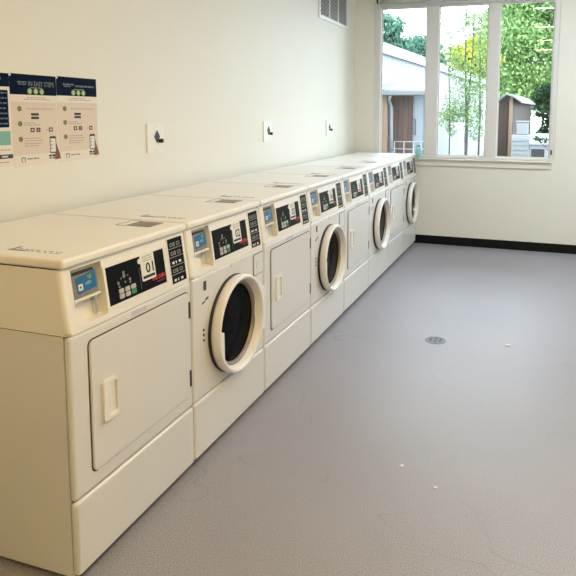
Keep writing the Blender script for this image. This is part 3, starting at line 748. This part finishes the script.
# trees
def leaves(mb, blobs, n, size):
    tot = sum((b[3] * b[4] * b[5]) ** .6 for b in blobs)
    for (x, y, z, rx, ry, rz) in blobs:
        for _ in range(max(3, int(n * (rx * ry * rz) ** .6 / tot))):
            v = Vector((random.gauss(0, 1), random.gauss(0, 1), random.gauss(0, 1))).normalized() * random.random() ** .4
            p = Vector((x + v.x * rx, y + v.y * ry, z + v.z * rz))
            a = Vector((random.gauss(0, 1), random.gauss(0, 1), random.gauss(0, .7))).normalized()
            b = a.orthogonal().normalized(); b = (Matrix.Rotation(random.uniform(0, 6.28), 3, a) @ b); s = size * random.uniform(.6, 1.3)
            c = a.cross(b)
            mb.bm.faces.new([mb.bm.verts.new(p + b * s), mb.bm.verts.new(p + c * s * .5 + a * s * .12), mb.bm.verts.new(p - b * s), mb.bm.verts.new(p - c * s * .5 + a * s * .12)])
def tree(name, x, y, trunks, blobs, n, size, lm, label, group=None):
    t = thing(name, (x, y, GZ), label, 'tree', group); off = (-x, -y, -GZ)
    for pts, r in trunks: MB().tube(pts, r, 8).build('trunk', M['bark'], t, off)
    f = MB(); leaves(f, blobs, n, size); f.build('foliage', M[lm], t, off)
def blobset(cx, cy, z0, z1, R, k, br):
    out = []
    for _ in range(k):
        z = random.uniform(z0, z1); q = 1 - .5 * abs((z - (z0 + z1) / 2) / ((z1 - z0) / 2)) ** 2
        th = random.uniform(0, 2 * PI); r = R * q * math.sqrt(random.random()); b_ = br * random.uniform(.6, 1.2)
        out.append((cx + r * math.cos(th), cy + r * math.sin(th), z, b_, b_, b_ * .8))
    return out
# dark trees behind the barn
tree('dense_tree', -6.9, 30, [([(-6.9, 30, GZ), (-6.9, 30, 4)], [.3, .2])], blobset(-6.9, 30, 3.6, 6.5, 1.25, 46, .8), 14000, .12, 'leaf_dark', 'taller dark blue-green tree behind the barn at upper left')
tree('dense_tree', -7.6, 44, [([(-7.6, 44, GZ), (-7.6, 44, 4)], [.3, .2])], blobset(-7.6, 44, 4.3, 6.7, 2.0, 54, .93), 15000, .15, 'leaf_dark', 'lower dark tree peeping over the barn roof beside the left mullion')
# slender multi-stem birch close to the glass
bt = [([(.10, 9.5, GZ), (.12, 9.5, 1.2), (.06, 9.5, 2.4), (.05, 9.5, 4.2)], [.032, .026, .013, .006]),
      ([(.16, 9.6, GZ), (.10, 9.5, 1.1), (.18, 9.5, 2.6), (.20, 9.6, 4.3)], [.026, .022, .011, .005]),
      ([(.32, 9.5, GZ), (.34, 9.5, 1.5), (.30, 9.5, 2.8), (.34, 9.4, 4.2)], [.020, .016, .009, .005]),
      ([(-.17, 9.5, GZ), (-.18, 9.5, 1.3), (-.22, 9.5, 2.3), (-.16, 9.5, 3.2)], [.014, .012, .009, .005])]
bb = [(.10, 9.5, 1.75, .40, .3, .40), (.25, 9.5, 2.1, .32, .3, .4), (-.10, 9.5, 1.55, .30, .3, .20), (-.22, 9.5, 1.42, .18, .2, .2), (-.15, 9.5, 1.2, .10, .1, .10), (.25, 9.5, 1.35, .2, .2, .35),
      (-.10, 9.5, 2.35, .22, .2, .3), (-.18, 9.5, 2.9, .16, .15, .15), (-.25, 9.5, 2.6, .14, .14, .25), (.1, 9.5, 3.2, .35, .2, .15), (-.28, 9.5, 3.15, .15, .1, .2), (.35, 9.5, 2.7, .16, .2, .4)]
tree('slender_tree', .12, 9.5, bt, bb, 4600, .024, 'leaf_light', 'thin multi-stemmed young tree with sparse leaves outside the middle pane')
# yellow-green shrub tree behind, and the big green tree
tree('bushy_tree', -1.8, 29.2, [([(-1.8, 29.2, GZ), (-1.8, 29.2, 2)], [.12, .08])], blobset(-1.8, 29.2, 3.2, 5.0, 1.1, 34, .55), 8000, .09, 'leaf_yellow', 'bright yellow-green bushy tree behind the slender young tree')
tree('broadleaf_tree', .5, 36, [([(.5, 36, GZ), (.5, 36, 6)], [.35, .2])], blobset(.5, 36, 2.3, 10.9, 3.05, 120, 1.25), 50000, .125, 'leaf_green', 'large bright green tree filling the right pane')
tree('leafy_shrub', 1.62, 19.2, [([(1.62, 19.2, GZ), (1.62, 19.2, 1)], [.06, .04])], blobset(1.62, 19.2, .6, 2.3, .45, 20, .30), 4200, .07, 'leaf_deep', 'dark green shrub beside the brown shed')
tree('overhanging_shrub', 1.42, 13.6, [([(1.75, 13.6, GZ), (1.65, 13.6, .6), (1.35, 13.6, .92)], [.02, .015, .006])], [(1.42, 13.6, .93, .14, .12, .07), (1.28, 13.6, .97, .10, .1, .05)], 90, .04, 'leaf_deep', 'sprig of dark leaves hanging over the pale bin')

# ------------------------------------------------------------------ sky and camera
w = bpy.data.worlds.new('sky'); scene.world = w; w.use_nodes = True
bg = w.node_tree.nodes['Background']; bg.inputs['Color'].default_value = (0.76, 0.90, 1.0, 1); bg.inputs['Strength'].default_value = 8.5

cam = bpy.data.cameras.new('camera'); co = bpy.data.objects.new('camera', cam); C.objects.link(co)
yaw, pit, rol = 0.320170527, 0.108052251, 0.00616040760
c_, s_ = math.cos(yaw), math.sin(yaw)
r_ = Vector((c_, s_, 0)); fw = Vector((-s_, c_, 0)); up = Vector((0, 0, 1))
fw2 = fw * math.cos(pit) - up * math.sin(pit); u2 = up * math.cos(pit) + fw * math.sin(pit)
r3 = r_ * math.cos(rol) + u2 * math.sin(rol); u3 = -r_ * math.sin(rol) + u2 * math.cos(rol)
co.matrix_world = Matrix((( r3.x, u3.x, -fw2.x, 1.32341), (r3.y, u3.y, -fw2.y, -1.43291), (r3.z, u3.z, -fw2.z, 1.49133), (0, 0, 0, 1)))
cam.sensor_width = 36; cam.lens = 608.569 / 576 * 36
cam.shift_x = (288 - 336.035) / 576; cam.shift_y = (180.847 - 288) / 576
cam.clip_start = .05; cam.clip_end = 300
scene.camera = co
vs = scene.view_settings
vs.view_transform = 'Standard'; vs.look = 'None'; vs.gamma = 1; vs.use_curve_mapping = False; vs.exposure = 0.0
